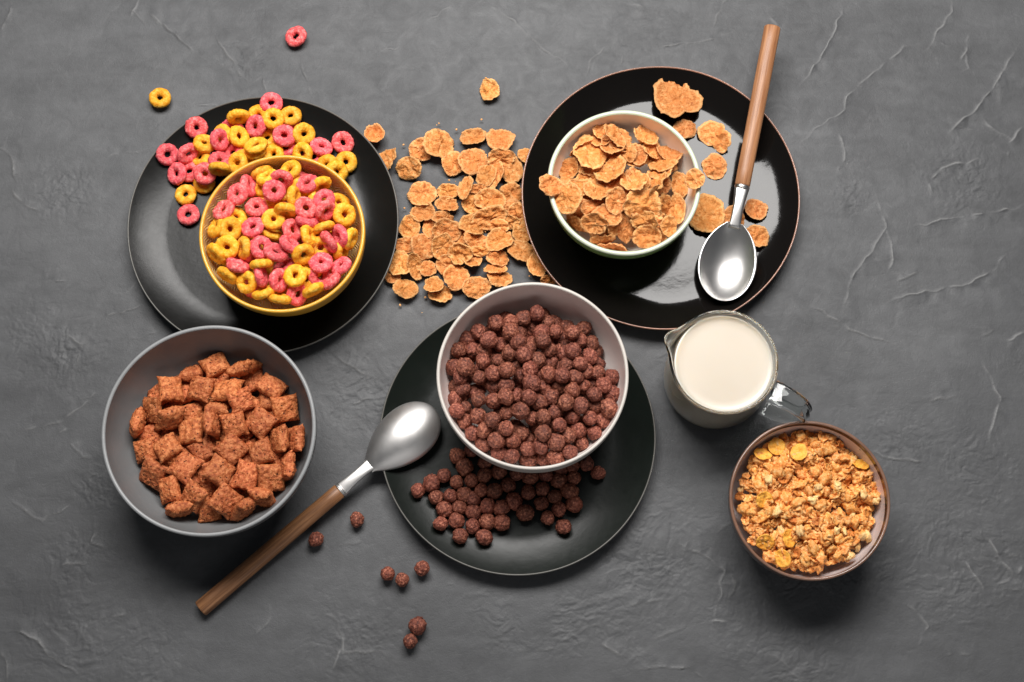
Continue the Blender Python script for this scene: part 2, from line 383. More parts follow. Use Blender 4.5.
def drop(hf, me, px, py, z0, q_of, pct=94, zoff=0.0, clampf=None, scale=(1, 1, 1), cap=None):
    """let a piece down onto what already lies there; returns location, rotation"""
    V = vtx(me)*np.array(scale); z = z0
    for it in range(3):
        p = un(px, py, z)
        if clampf: p = clampf(p)
        q = q_of(p)
        R = np.array(q.to_matrix()); w = V@R.T
        hh = hf.at(w[:, 0]+p[0], w[:, 1]+p[1])
        z = float(np.percentile(hh-w[:, 2], pct))+zoff
        if cap: z = min(z, float(cap(np.array(p[0]), np.array(p[1]))))
    p = np.array([p[0], p[1], z])
    up = w[:, 2] > np.median(w[:, 2])-1
    i, j = hf.ij(w[up, 0]+p[0], w[up, 1]+p[1])
    np.maximum.at(hf.h, (i, j), w[up, 2]+z)
    return p, q
def q_from_normal(n, spin):
    n = Vector(n).normalized(); q = Vector((0, 0, 1)).rotation_difference(n)
    return q @ Quaternion((0, 0, 1), spin)
def q_flat(hf, r, spin, jit=0.12, mx=0.5):
    jx, jy = random.gauss(0, jit), random.gauss(0, jit)
    def f(p):
        sx, sy = hf.slope(p[0], p[1], r)
        n = Vector((-np.clip(sx, -mx, mx)+jx, -np.clip(sy, -mx, mx)+jy, 1)); return q_from_normal(n, spin)
    return f
def q_squash(s, ang, thick, sgn, spin):
    """normal turned away from the viewer about the long axis seen in the photo"""
    c = max(0.03, (s-thick)/(1-thick)) if s < 1 else 1
    t = math.acos(min(1, c))*sgn
    def f(p):
        v = Vector(CAM-np.array(p)).normalized()
        ax = Vector((math.cos(ang), math.sin(ang), 0))
        n = Quaternion(ax, t) @ v
        if n.z < 0: n = -n
        return q_from_normal(n, 0) @ Quaternion((0, 0, 1), spin)
    return f

# ------------------------------------------------------------------ crockery
def bowl_r(R, h, n, t): return R*max(0.0, 1-(1-t)**n)**(1/n)
class Bowl:
    def __init__(s, kind, label, px, py, wpx, h, zb, mats, n=2.2, foot=0.42, th=4.0, group=None, wob=0.006, line=None, seed=1):
        s.h, s.n, s.zb, s.th = h, n, zb, th
        zr = zb+h; c = un(px, py, zr); s.R = wpx/2*upx(px, py, zr); s.zr = zr
        s.c = c; R = s.R; Ri = R-th
        root = link(kind, None, (c[0], c[1], zb)); tag(root, label, 'bowl', group); s.root = root
        prof_in = [(0.01, th+2)]
        K = 26
        for i in range(K+1):
            t = (i/K)**1.6*0.985
            r = bowl_r(Ri, h, n, max(t, 0.0)); prof_in.append((max(r, 0.5+i*0.3), th+2+(h-th-2)*t))
        prof_in = [p for i, p in enumerate(prof_in) if i == 0 or p[0] > prof_in[i-1][0]]
        rin = prof_in[-1]
        rim = [rin]
        hr = th/2
        for i in range(9):
            a = PI*(1-i/8); rim.append((R-hr+hr*math.cos(a), h-hr+hr*math.sin(a)))
        rim = [rim[0]]+[p for p in rim[1:]]
        ro = rim[-1]; out = [ro]
        fr = R*foot
        for i in range(1, K+1):
            t = 1-i/K
            r = bowl_r(R, h, n, t)
            if r < fr: break
            out.append((min(r, ro[0]), 3+(h-hr-3)*t))
        foot_p = [out[-1], (fr, 3), (fr-1, 0), (fr-5, 0), (fr-6, 3), (0.01, 4)]
        s.prof_in = prof_in
        if line:
            k = len(prof_in)-2; cut = [prof_in[-3], prof_in[-2], prof_in[-1]]
            parts = [('inner_glaze', prof_in[:-2], mats[0]), ('painted_line', cut, line)]
        else: parts = [('inner_glaze', prof_in, mats[0])]
        parts += [('rim', rim, mats[1]), ('outer_wall', out, mats[2]), ('foot_ring', foot_p, mats[2])]
        for nm, pr, mt in parts:
            V, Fc, UV = lathe(pr, 160, wob, seed)
            link(nm, mesh(nm, V, Fc, mt, True, UV), (0, 0, 0), root)
    def inner(s, z):
        t = min(1.0, max(0.0, (z-s.zb-s.th-2)/(s.h-s.th-2)))
        return bowl_r(s.R-s.th, s.h, s.n, t)
    def floor(s, X, Y):
        r = np.hypot(X-s.c[0], Y-s.c[1])/(s.R-s.th)
        t = 1-np.maximum(0, 1-np.minimum(r, 1)**s.n)**(1/s.n)
        return np.where(r <= 1, s.zb+s.th+2+t*(s.h-s.th-2), s.zr)
    def clamp(s, m):
        def f(p):
            d = np.array([p[0]-s.c[0], p[1]-s.c[1]]); L = np.hypot(*d); mx = s.inner(p[2])-m
            if L > mx: d = d/L*mx
            return np.array([s.c[0]+d[0], s.c[1]+d[1], p[2]])
        return f

class Plate:
    def __init__(s, label, px, py, wpx, mats, hz=20, well=0.70, wob=0.004, seed=3):
        c = un(px, py, hz); s.R = wpx/2*upx(px, py, hz); s.c = c; s.hz = hz; s.w = well
        root = link('dinner_plate', None, (c[0], c[1], 0)); tag(root, label, 'plate', 'dark dinner plates'); R = s.R
        top = [(0.01, 5.0)]+[(R*well*i/8, 5.0) for i in range(1, 9)]
        for i in range(1, 17):
            r = R*well+(R-1.8-R*well)*i/16; top.append((r, s.surf(r)))
        e = top[-1]
        edge = [e, (R-1.2, hz), (R-0.5, hz-0.3), (R-0.1, hz-1.2), (R-0.4, hz-2.4)]
        bot = [edge[-1]]+[(R*well+(R-1.8-R*well)*i/12, s.surf(R*well+(R-1.8-R*well)*i/12)-3.6) for i in range(11, -1, -1)]
        bot = [bot[0]]+[(r, max(z, 1.4)) for r, z in bot[1:]]+[(R*.64, 1.4), (R*.63, 0), (R*.60, 0), (R*.59, 1.4), (0.01, 1.5)]
        for nm, pr, mt in (('eating_surface', top, mats[0]), ('rim_edge', edge, mats[1]), ('underside', bot, mats[0])):
            V, Fc, UV = lathe(pr, 200, wob, seed); link(nm, mesh(nm, V, Fc, mt), (0, 0, 0), root)
    def surf(s, r):
        t = min(1, max(0, (r-s.R*s.w)/(s.R-s.R*s.w))); return 5+(s.hz-5)*(1.0*t**1.7)
    def floor(s, X, Y):
        t = np.clip((np.hypot(X-s.c[0], Y-s.c[1])-s.R*s.w)/(s.R*(1-s.w)), 0, 1); return 5+(s.hz-5)*(1.0*t**1.7)

P1 = Plate('satin black plate under the yellow bowl with pink and yellow cereal rings', 263, 222.5, 272, (M['plate_matte'], M['edge_grey']), 18, 0.72, seed=3)
P2 = Plate('glossy black plate with a copper brown edge under the cream bowl of flakes', 660.5, 194.5, 279, (M['plate_gloss'], M['edge_copper']), 20, 0.74, 0.010, seed=8)
P3 = Plate('dark greenish black satin plate under the off-white bowl of chocolate balls', 517.5, 436, 277, (M['plate_green'], M['edge_grey']), 19, 0.70, seed=5)
B1 = Bowl('cereal_bowl', 'yellow bowl with herringbone relief inside, full of pink and yellow cereal rings', 281.8, 232.5, 166, 74, 5, (M['chevron'], M['yel_rim'], M['yel_out']), 2.3, th=3.6, group='cereal bowls', seed=2)
B2 = Bowl('cereal_bowl', 'cream bowl with pale green rim overfilled with golden wheat flakes', 624.5, 181.5, 154, 68, 5, (M['cream_in'], M['cream_rim'], M['green_out']), 2.2, th=4.5, group='cereal bowls', seed=4)
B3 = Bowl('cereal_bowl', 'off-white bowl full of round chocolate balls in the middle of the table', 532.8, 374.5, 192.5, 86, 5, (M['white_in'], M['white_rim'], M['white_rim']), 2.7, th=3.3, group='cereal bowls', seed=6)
B4 = Bowl('cereal_bowl', 'matte grey bowl full of square brown cocoa pillows standing on the bare table', 208.5, 429, 215, 86, 0.9, (M['grey_in'], M['grey_rim'], M['grey_out']), 2.1, th=3.8, group='cereal bowls', seed=7)
B5 = Bowl('cereal_bowl', 'small speckled bowl with brown rim full of golden granola', 810, 499.5, 161, 72, 0.9, (M['speck_in'], M['copper_rim'], M['brown_out']), 2.5, th=3.0, group='cereal bowls', line=M['brown_line'], seed=9)

# ------------------------------------------------------------------ cereal shapes
def ring_mesh(seed, col):
    r = random.Random(seed); Rr, rr = 7.15+r.uniform(-.25, .3), 4.45+r.uniform(-.2, .2); nu, nv = 48, 20; V, Fc = [], []
    ell = r.uniform(0.0, 0.08)
    for i in range(nu):
        a = 2*PI*i/nu
        for j in range(nv):
            b = 2*PI*j/nv
            off = Vector((math.cos(a)*1.2+seed, math.sin(a)*1.2, 0))
            k = rr*(1+0.13*mn.noise(off))*(1+0.13*mn.noise(Vector((math.cos(a)*5+seed, math.sin(a)*5, math.cos(b)*2+math.sin(b))))+0.16*mn.noise(Vector((math.cos(a)*10+seed, math.sin(a)*10, math.cos(b)*3+5*math.sin(b)))))
            R2 = Rr*(1+ell*math.cos(2*a))
            V.append(((R2+k*math.cos(b))*math.cos(a), (R2+k*math.cos(b))*math.sin(a), k*0.92*math.sin(b)+0.4*mn.noise(off*0.8)))
    for i in range(nu):
        for j in range(nv):
            i2, j2 = (i+1) % nu, (j+1) % nv
            Fc.append((i*nv+j, i2*nv+j, i2*nv+j2, i*nv+j2))
    return mesh('cereal_ring', V, Fc, M[col])
RINGS = {c: [ring_mesh(11*k+(0 if c == 'pink' else 500), c) for k in range(9)] for c in ('pink', 'yellow')}

def flake_mesh(name, rx, ry, seed, mat, curve=(0.1, 0.1), lobes=None, rag=0.10, blis=3, th=1.0, nr=10, ns=64, crk=1.0):
    r = random.Random(seed); V = []
    bl = [(r.uniform(-.6, .6), r.uniform(-.6, .6), r.uniform(.16, .32), r.uniform(1.0, 2.8)*min(1, rx/12)) for _ in range(blis)]
    def rad(t):
        if lobes:
            best = 0.2
            for (lx, ly, lr) in lobes:
                d = lx*math.cos(t)+ly*math.sin(t); disc = d*d-(lx*lx+ly*ly-lr*lr)
                if disc > 0: best = max(best, d+math.sqrt(disc))
            b = best
        else: b = 1.0
        n = mn.noise(Vector((math.cos(t)*1.6+seed, math.sin(t)*1.6, 1)))*rag*1.5+mn.noise(Vector((math.cos(t)*5+seed, math.sin(t)*5, 5)))*rag*0.7+mn.noise(Vector((math.cos(t)*14+seed, math.sin(t)*14, 5)))*rag*0.55
        return b*(1+n)
    def zf(x, y):
        z = curve[0]*x*x*rx+curve[1]*y*y*ry
        for (bx, by, br, bh) in bl: z += bh*math.exp(-((x-bx)**2+(y-by)**2)/(br*br))
        s = rx/13
        z += crk*2.2*s*mn.noise(Vector((x*2.2+seed, y*2.2, 3)))+crk*1.5*s*mn.noise(Vector((x*5.5+seed, y*5.5, 8)))+crk*0.5*s*mn.noise(Vector((x*11+seed, y*11, 8)))
        return z
    def ringpts(top):
        out = [(0, 0, zf(0, 0)+(th/2 if top else -th/2))]
        for k in range(1, nr+1):
            f = k/nr; tk = th/2*(1 if f < 0.95 else 0.45)
            for j in range(ns):
                t = 2*PI*j/ns; R = rad(t)*f; x, y = R*math.cos(t), R*math.sin(t)
                out.append((x*rx, y*ry, zf(x, y)+(tk if top else -tk)))
        return out
    A, B = ringpts(True), ringpts(False); V = A+B; o = len(A); Fc = []
    def tri(base, flip):
        for j in range(ns):
            f = (base, base+1+j, base+1+(j+1) % ns); Fc.append(f[::-1] if flip else f)
        for k in range(nr-1):
            for j in range(ns):
                a = base+1+k*ns+j; b = base+1+k*ns+(j+1) % ns; f = (a, a+ns, b+ns, b); Fc.append(f[::-1] if flip else f)
    tri(0, False); tri(o, True)
    def bf(x, y, f):
        b = max([math.exp(-((x-bx)**2+(y-by)**2)/(br*br)) for (bx, by, br, bh) in bl] or [0])
        return (0.5+0.5*b)*(1 if f < 0.85 else 0.2)
    k = 1+(nr-1)*ns
    for j in range(ns):
        a, b = k+j, k+(j+1) % ns; Fc.append((a, o+a, o+b, b))
    me = mesh(name, V, Fc, mat)
    at = me.attributes.new('blister', 'FLOAT', 'POINT')
    at.data.foreach_set('value', [bf(v[0]/rx, v[1]/ry, math.hypot(v[0]/rx, v[1]/ry)/max(.3, rad(math.atan2(v[1]/ry, v[0]/rx)))) for v in V])
    return me

def ico(sub):
    import bmesh
    bm = bmesh.new(); bmesh.ops.create_icosphere(bm, subdivisions=sub, radius=1.0)
    V = [v.co.copy() for v in bm.verts]; Fc = [tuple(v.index for v in f.verts) for f in bm.faces]; bm.free(); return V, Fc
IV3 = ico(4); IV_ = ico(1); IV4 = ico(3)
def ball_mesh(seed):
    V = []
    for v in IV3[0]:
        k = 0.95+0.14*mn.noise(v*1.1+Vector((seed, 0, 0)))+0.10*mn.noise(v*3.2+Vector((0, seed, 0)))+0.10*mn.noise(v*6.5+Vector((0, 0, seed)))
        V.append(v*8.5*k)
    return mesh('chocolate_ball', V, IV3[1], M['choc'])
BALLS = [ball_mesh(3.7*k) for k in range(12)]
def pillow_mesh(seed, w=28, h=27):
    r = random.Random(seed); n = 22; V = []; idx = {}
    sk = r.uniform(-.12, .12)
    for side in (1, -1):
        for i in range(n+1):
            for j in range(n+1):
                u, v = 2*i/n-1, 2*j/n-1
                if side == -1 and (i in (0, n) or j in (0, n)): idx[(side, i, j)] = idx[(1, i, j)]; continue
                e = (1-abs(u)**2.8)*(1-abs(v)**3.6)
                z = 6.4*max(0, e)**0.6*side
                p = Vector((u*w/2*(1-0.09*(1-v*v)*abs(u)**4)+sk*v*5, v*h/2*(1-0.09*(1-u*u)*abs(v)**4), z))
                nn = Vector((p.x*.13+seed, p.y*.13, 0)); n2 = Vector((p.x*.42, p.y*.42+seed, p.z*.42))
                p += Vector((mn.noise(nn)*1.0, mn.noise(nn+Vector((9, 0, 0)))*1.0, mn.noise(nn+Vector((0, 9, 0)))*1.2+mn.noise(n2)*1.5*side+mn.noise(n2*2.2)*0.8*side))
                pp = mn.noise(Vector((p.x*.75+seed, p.y*.75, 2*side)))
                if pp < -0.28: p.z += (pp+0.28)*5*side*min(1, (1-max(abs(u), abs(v)))*8)
                idx[(side, i, j)] = len(V); V.append(p)
    Fc = []
    for side in (1, -1):
        for i in range(n):
            for j in range(n):
                f = (idx[(side, i, j)], idx[(side, i+1, j)], idx[(side, i+1, j+1)], idx[(side, i, j+1)]); Fc.append(f if side == 1 else f[::-1])
    return mesh('cocoa_pillow', V, Fc, M['pillow'])
PILL = [pillow_mesh(5.3*k+1) for k in range(10)]
def lump_mesh(seed, rx, ry, rz, mat, name):
    V = []
    for v in IV4[0]:
        k = 1+0.55*mn.noise(v*1.3+Vector((seed, 0, 0)))+0.38*mn.noise(v*2.8+Vector((0, seed, 0)))+0.12*mn.noise(v*7)
        V.append((v.x*rx*k, v.y*ry*k, v.z*rz*k))
    return mesh(name, V, IV4[1], mat)

# ------------------------------------------------------------------ rings
Pk, Ye = 'pink', 'yellow'
def lay_rings(hf, items, z0, name_fn, clampf=None, cap=None):
    for it in items:
        px, py, c = it[:3]; s, ang = (it[3], it[4]) if len(it) > 3 else (1, 0)
        me = random.choice(RINGS[c]); spin = random.uniform(0, 2*PI)
        if s < 0.92: qf = q_squash(s, math.radians(ang), 0.36, random.choice((-1, 1)), spin); pct = 90
        else: qf = q_flat(hf, 9, spin, 0.10, 0.45); pct = 93
        p, q = drop(hf, me, px, py, z0, qf, pct, 0, clampf, (1, 1, 1), cap)
        o = link('cereal_ring', me, p, None, q)
        name_fn(o, it)
COLN = {Pk: 'pink', Ye: 'yellow'}
def tab_z(X, Y): return np.full(np.shape(X), 0.3)
ht = HF(0, 0, 620, tab_z)
lay_rings(ht, [(160, 98, Ye)], 3, lambda o, i: tag(o, 'single yellow cereal ring lying alone on the table left of the black plate', 'cereal ring', 'cereal rings'))
lay_rings(ht, [(296, 36.5, Pk)], 3, lambda o, i: tag(o, 'single pink cereal ring lying alone on the table near the top edge', 'cereal ring', 'cereal rings'))
plate_rings = [  # lower ones first
 (189.5,171.5,Pk),(200.6,157,Ye,.8,60),(204,183,Ye),(233,152.5,Pk),(232,129,Pk),(258.5,116,Ye),(267.3,138,Ye),(292,130.5,Pk),(285.6,147,Pk),(313.8,156.8,Pk),(274,155,Ye),(245,160,Ye),(262,160,Ye),(212,165,Ye),(223,135,Ye),
 (196.6,127.8,Pk,1,0,'pink cereal ring at the upper left edge of the ring pile on the black plate'),
 (167.6,154.6,Pk,1,0,'leftmost pink cereal ring on the black plate, near its left rim'),
 (188,153.6,Pk,.82,60,'tilted pink cereal ring just right of the leftmost ring on the black plate'),
 (177,173.7,Pk,1,0,'pink cereal ring below the leftmost ring on the black plate'),
 (205,173.7,Pk),(204.5,143.4,Ye),(219.6,140.4,Pk,.8,100),(219.6,160.5,Pk),(239,136.6,Ye),
 (238.4,117,Ye,.72,5,'tilted yellow cereal ring at the top left of the ring pile on the black plate'),
 (255.9,126.4,Pk),(290.5,116,Ye,1,0,'yellow cereal ring just below and right of the topmost pink ring'),
 (271.4,103,Pk,1,0,'topmost pink cereal ring on the black plate, touching its upper rim'),(273.2,118.7,Ye),(284.2,135.6,Pk),(255.6,151,Ye),(256,146,Ye),(238,163.4,Ye),(221,171.5,Ye,.6,-25),
 (304,134.6,Ye),(321.4,146.9,Pk,1,0,'pink cereal ring just above the right shoulder of the yellow bowl'),
 (343,142.6,Pk,1,0,'rightmost pink cereal ring on the black plate, above a yellow ring'),
 (346,162,Ye,1,0,'rightmost yellow cereal ring on the black plate, below a pink ring'),
 (302.8,154,Ye),(327,165,Ye),(336.5,172,Ye),
 (185.7,194.6,Ye,1,0,'yellow cereal ring directly above the lowest pink ring on the plate'),
 (188.3,214.8,Pk,1,0,'lowest pink cereal ring on the black plate, left of the yellow bowl')]
h1 = HF(P1.c[0], P1.c[1], P1.R, P1.floor)
def nm_plate(o, it):
    g = 'cereal rings spilled on the black plate'
    tag(o, it[5] if len(it) > 5 else '%s cereal ring within the crowded pile above the yellow bowl on the black plate' % COLN[it[2]], 'cereal ring', g)
def outside_b1(p):      # the heap leans against the outside of the yellow bowl
    d = np.array([p[0]-B1.c[0], p[1]-B1.c[1]]); L = np.hypot(*d); t = max(0.02, min(1, (p[2]+8-B1.zb)/B1.h)); mn_ = bowl_r(B1.R, B1.h, B1.n, t)+9
    if L < mn_: d = d/L*mn_
    return np.array([B1.c[0]+d[0], B1.c[1]+d[1], p[2]])
lay_rings(h1, plate_rings, 10, nm_plate, outside_b1)

def heap(B, edge, dome, off=(0, 0)):
    def f(X, Y):
        r = np.hypot(X-B.c[0]-off[0], Y-B.c[1]-off[1])/(B.R-B.th)
        z = B.zr-edge+dome*np.maximum(0, 1-r*r)
        return np.maximum(z, B.floor(X, Y))
    return f
bowl_rings_under = [(264,186.4,Ye),(338.7,203,Ye),(271.3,233.3,Ye,.5,-15),(252,251,Pk,.6,90),(321,247.4,Ye),(312,268.5,Ye),(305.9,279,Ye),(252,286,Pk),(297.7,294,Pk),(319.7,275.8,Pk),(341.7,250,Ye,.6,80),(236,217,Ye),(291,182,Ye),(306.5,198,Ye),(237.6,261,Pk,.55,0)]
bowl_rings = [(261.9,171.1,Ye,.62,20),(266.9,177,Ye,.66,25),(290.3,170,Ye),(248.4,185.8,Pk,.62,-50),(237.6,194.6,Pk),(281.5,180,Pk,.82,-20),(274.2,190.8,Pk),(320.6,185,Ye,.7,30),(307,183.5,Pk),
 (223.8,210.4,Pk),(256.6,207.5,Pk,.86,0),(286,210.4,Ye,.6,-20),(273.6,220,Ye,.9,0),(293.9,196.7,Ye,.56,-70),(324,199.6,Pk),(307,221,Pk,.5,-5),(305.9,208.4,Pk),(325.5,211.3,Pk,.76,65),(344.6,215,Ye),
 (324,228,Ye,.5,20),(292.4,230.4,Pk,.8,-60),(253,227.4,Pk),(217,228,Ye,.6,50),(230.2,229,Ye),(227.3,247.4,Ye),(243.4,247.4,Ye,.56,85),(216.4,253.3,Ye,.55,-60),(261.6,248,Pk),(275.7,252.4,Pk),
 (308.8,236.3,Ye,.6,-60),(290.3,245,Pk,.6,-30),(340.2,235.7,Pk,.62,-85),(328.5,242,Pk,.5,-70),(350.5,239.2,Ye,.55,85),(321,262.6,Pk,.86,15),(303,253.8,Ye,.86,35),(341,265.6,Pk,.66,40),(295.3,275.8,Ye),
 (238.4,266.5,Pk,.47,0),(262.5,265.6,Ye,.4,0),(246.4,281.7,Ye),(227.3,275,Ye,.48,-50),(261,275.8,Pk,.5,-60),(278.6,280.2,Pk,.8,-80),(264,292,Ye,.5,25),(279.5,298.4,Ye,.43,0),(314.4,291.4,Ye,.47,30),(331.4,280.2,Pk,.5,40)]
hb1 = HF(B1.c[0], B1.c[1], B1.R+10, heap(B1, 36, 16))
def nm_b1(o, it): tag(o, '%s cereal ring heaped inside the yellow bowl' % COLN[it[2]], 'cereal ring', '%s cereal rings in the yellow bowl' % COLN[it[2]])
fill = []
for k in range(46):
    a, r = random.uniform(0, 2*PI), 62*math.sqrt(random.random()); fill.append((284+r*math.cos(a), 236+r*0.95*math.sin(a), random.choice((Pk, Ye))))
lay_rings(hb1, fill, 55, nm_b1, B1.clamp(10), heap(B1, 26, 15))
lay_rings(hb1, bowl_rings_under, 62, nm_b1, B1.clamp(8), heap(B1, 16, 14))
lay_rings(hb1, bowl_rings, 70, nm_b1, B1.clamp(6), lambda X, Y: heap(B1, 8, 13)(X, Y)+random.uniform(-1.5, 1.5))

# ------------------------------------------------------------------ wheat flakes
FS = [0]
def mk_flake(hf, it, z0, label, group, clampf=None, pct=90, tilt=None, zabs=None, cap=None, jit=.16):
    px, py, rx, ry = it[:4]; ang = it[4] if len(it) > 4 else 0; fold = it[5] if len(it) > 5 else 0
    FS[0] += 1; sd = FS[0]*3.1
    lobes = it[6] if len(it) > 6 else None
    c = (random.uniform(-.18, .42), random.uniform(-.18, .42)) if not fold else ((0.85, 0.95) if fold > .7 else (fold*0.15, fold))
    ky = 1.04
    me = flake_mesh('wheat_flake', rx*1.06, ry*ky*1.06, sd, M['flake'], c, lobes, rag=0.085, blis=random.choice((2, 3, 4)))
    if tilt: qf = q_squash(tilt[0], math.radians(tilt[1]), 0.15, tilt[2], math.radians(ang))
    else: qf = q_flat(hf, max(rx, ry)*0.9, math.radians(ang), jit, 0.5)
    p, q = drop(hf, me, px, py, z0, qf, pct, 1.0, clampf, (1, 1, 1), cap)
    if zabs is not None: p = un(px, py, zabs)
    o = link('wheat_flake', me, p, None, q); tag(o, label, 'cereal flake', group); return o
GT = 'wheat flakes scattered on the table between the plates'
LT = 'golden wheat flake in the loose heap on the table between the two upper plates'
tf = [(527.6,156,8,10,60,0,'flake tucked against the left edge of the glossy plate, just right of the heap top'),
 (375,138,10,10,0,.75,'small cupped wheat flake with a dark hollow beside the right rim of the black plate'),
 (388,158.3,11,12,0,0,'wheat flake touching the right rim of the black plate, below the cupped one'),
 (409,168,14,11,0,0,'lone round wheat flake just left of the double flake and right of the black plate'),
 (421,150,12,11,0,0), (439,143.5,17,15.5,10,0,'large wheat flake overlapping a smaller one at the upper left of the heap'),
 (473.2,137.8,13,8.5,15,.5,'folded wheat flake with a lifted lower edge at the top of the heap'),
 (500.5,139.2,14,13.5,0,0,'large round flat wheat flake at the top right of the heap'),
 (452.7,163.4,10.5,12),(512.2,169.6,11.5,14),(501,158.3,14.5,10),(472.8,161.8,16,13.5,10),(495.8,176.8,10,14,-20),(486.5,175.3,9.5,12.5,-20),
 (473.2,203.5,11,10),(421.9,194.2,14.5,12,0,0,'lone ragged wheat flake at the left of the heap, above the middle'),(448.6,191.6,11.5,7.5,0,.4),(478.3,189.5,11,5),(466,188,7.5,13.5,-10),
 (511.2,193.2,11.5,10),(489.6,200.4,15.5,10.5),(429.8,228.3,7,11),(423.7,213.9,12.5,9.5),(444.2,219,13,7),(446.2,205.7,12,8,0,.5),(409.9,228.3,10.5,11.5),
 (405.2,245.7,11,8),(460,235,9,11),(445.2,231.3,15,12),(424.7,246.7,14.5,12.5),(442.1,246.7,11.5,13),(392.9,276.5,8,7),(400,264.2,11.5,13),(414.4,265.2,8,13.5,20),(427.8,268.3,8.5,8),
 (405.6,287.8,12.5,10.5,0,0,'round wheat flake at the lower left end of the heap'),
 (440,294,11.5,8.5),(433.9,286.4,9.5,9.5,0,0,'small round wheat flake lying on another flake at the bottom of the heap'),
 (471.9,259,10,12.5),(460.6,253,13,10),(448.3,265.2,12,10),(455.5,277.5,12.5,12,0,0,'round bulging wheat flake near the bottom of the heap'),
 (476.6,287.8,14,11,0,0,'wheat flake at the bottom of the heap beside the rim of the off-white bowl'),
 (499.6,277.5,12.5,10),(495.5,269.7,11.5,7,0,.3),(475,240.6,14.5,9),(481,251,9,5),(471.9,226.2,13.5,10.5),(513,208.7,10,9),(517,213,8.5,11),(510,222,10,7),(489.4,217,18,10.5,20),(498.6,226,10.5,7),
 (522.2,231.3,9.5,12.5),(521.2,250.8,14,10.5,-20,0,'brown spotted wheat flake by the left edge of the glossy plate'),(497.6,258,11.5,9),(499.6,241.6,14.5,11.5,30,.45,'large folded triangular wheat flake in the right part of the heap'),
 (536.6,266.2,10.5,11.5,0,0,'wheat flake half under the left rim of the glossy plate'),(547.9,279.6,9,5,0,0,'sliver of wheat flake under the glossy plate rim above the off-white bowl'),
 (489.6,90.1,10,11,0,0,'small lone wheat flake on the bare table above the heap')]
def tclamp(p): return p
for it in tf:
    lab = it[6] if len(it) > 6 else LT
    mk_flake(ht, it[:6], 2, lab, GT, None, 92, cap=(lambda X, Y: 24.0), jit=.20)
h2 = HF(P2.c[0], P2.c[1], P2.R, P2.floor)
G2 = 'wheat flakes on the glossy black plate'
mk_flake(h2, (678,100,17,21,0,0,[(-.32,.1,1.12),(.70,-.15,.62)]), 8, 'large two lobed wheat flake at the top of the glossy plate', G2)
mk_flake(h2, (685,129,12,10,0), 8, 'wheat flake tucked beside the rim of the cream bowl, below the large two lobed flake', G2)
mk_flake(h2, (716,137,15,15,0,0,[(-.25,.3,.85),(.42,-.38,.68)]), 8, 'two lobed wheat flake left of the wooden spoon handle on the glossy plate', G2)
mk_flake(h2, (714.4,166.4,12,12.5,0), 8, 'wheat flake directly below the smaller two lobed flake on the glossy plate', G2)
mk_flake(h2, (706,214.8,18,20,0), 8, 'very large wheat flake between the cream bowl and the spoon neck', G2)
mk_flake(h2, (733,219,12,12.5,0), 8, 'wheat flake lying beneath the neck of the spoon on the glossy plate', G2)
mk_flake(h2, (754.9,210.7,11.3,11,0), 8, 'round wheat flake right of the spoon neck, upper of two', G2)
mk_flake(h2, (756.3,237,12.5,10.5,-25), 8, 'wheat flake right of the spoon bowl, lower of two', G2)
hb2 = HF(B2.c[0], B2.c[1], B2.R+30, heap(B2, 34, 20))
G3 = 'wheat flakes heaped in the cream bowl'; L3 = 'golden wheat flake heaped inside the cream bowl'
hs = hb2.h.copy()
for k in range(40):
    a, r = random.uniform(0, 2*PI), 56*math.sqrt(random.random())
    mk_flake(hb2, (626+r*math.cos(a), 188+r*.95*math.sin(a), random.uniform(10, 14), random.uniform(9, 13), random.uniform(0, 180)), 50, L3, G3, B2.clamp(11), 80, cap=heap(B2, 22, 16), jit=.4)
bf = [((577,143,13,9,45),(.5,45,1)),((602.4,127.5,12,10),None),((589.8,154,16,18.5),None),((617,136.5,15.5,14.5),None),((639,157,8,10),None),((628.8,154,7.5,8),None),((644.9,138.5,12.5,12),None),
 ((669.8,152.6,13,12.5),None),((661,172,12,10,0),(.55,10,-1)),((662.5,164.4,14,11,0),(.5,5,-1)),((570,169,11.5,10),None),((564.3,177.6,5,7),None),((580.4,189.3,14.5,9),None),((596.5,190.8,13,11,-25),None),
 ((636,183.4,13.5,11,0),(.5,12,-1)),((658,182,12.5,10,0),(.48,32,-1)),((612.6,171.7,16.5,16),None),((592,208.4,12.5,8),None),((606.8,217,14.5,10.5),None),((616,201,10.5,12.5),None),
 ((595,223,13.5,10),None),((577.4,222,14,10,0),(.5,-50,1)),((646.4,220,14.5,9),None),((640.5,204,17,15,0,0,[(-.2,0,.85),(.3,.35,.7),(.45,-.15,.7)]),None),((656.6,190.8,9,8,0),(.55,60,1)),((676.6,211.3,10,15.5),None),((663.4,204,14,9,0),(.5,92,1)),
 ((668.4,226,9.5,9.5),None),((680,184.9,10,12.5),None),((624.4,227.4,9.5,14,20),None),((647.8,236,13.5,10.5),None),((603.8,236,12,9,0),(.5,8,1)),((612.6,243,15,9,0),(.45,-10,1))]
for it, tl in bf: mk_flake(hb2, it, 68, L3, G3, B2.clamp(9), 80, tl, cap=lambda X, Y: heap(B2, 9, 15)(X, Y)+random.uniform(-2, 3), jit=.25)
hb2.h = np.maximum(hb2.h, 0)
mk_flake(hb2, (567.2,198,14.5,13.5,0), 75, 'wheat flake lying across the left rim of the cream bowl, lower of two', G3, None, 80, jit=.03, zabs=B2.zr+3)
mk_flake(hb2, (549.6,185.5,12.5,10.5,0), 78, 'wheat flake sticking out over the left rim of the cream bowl', G3, None, 70, jit=.03, zabs=B2.zr+3.5)
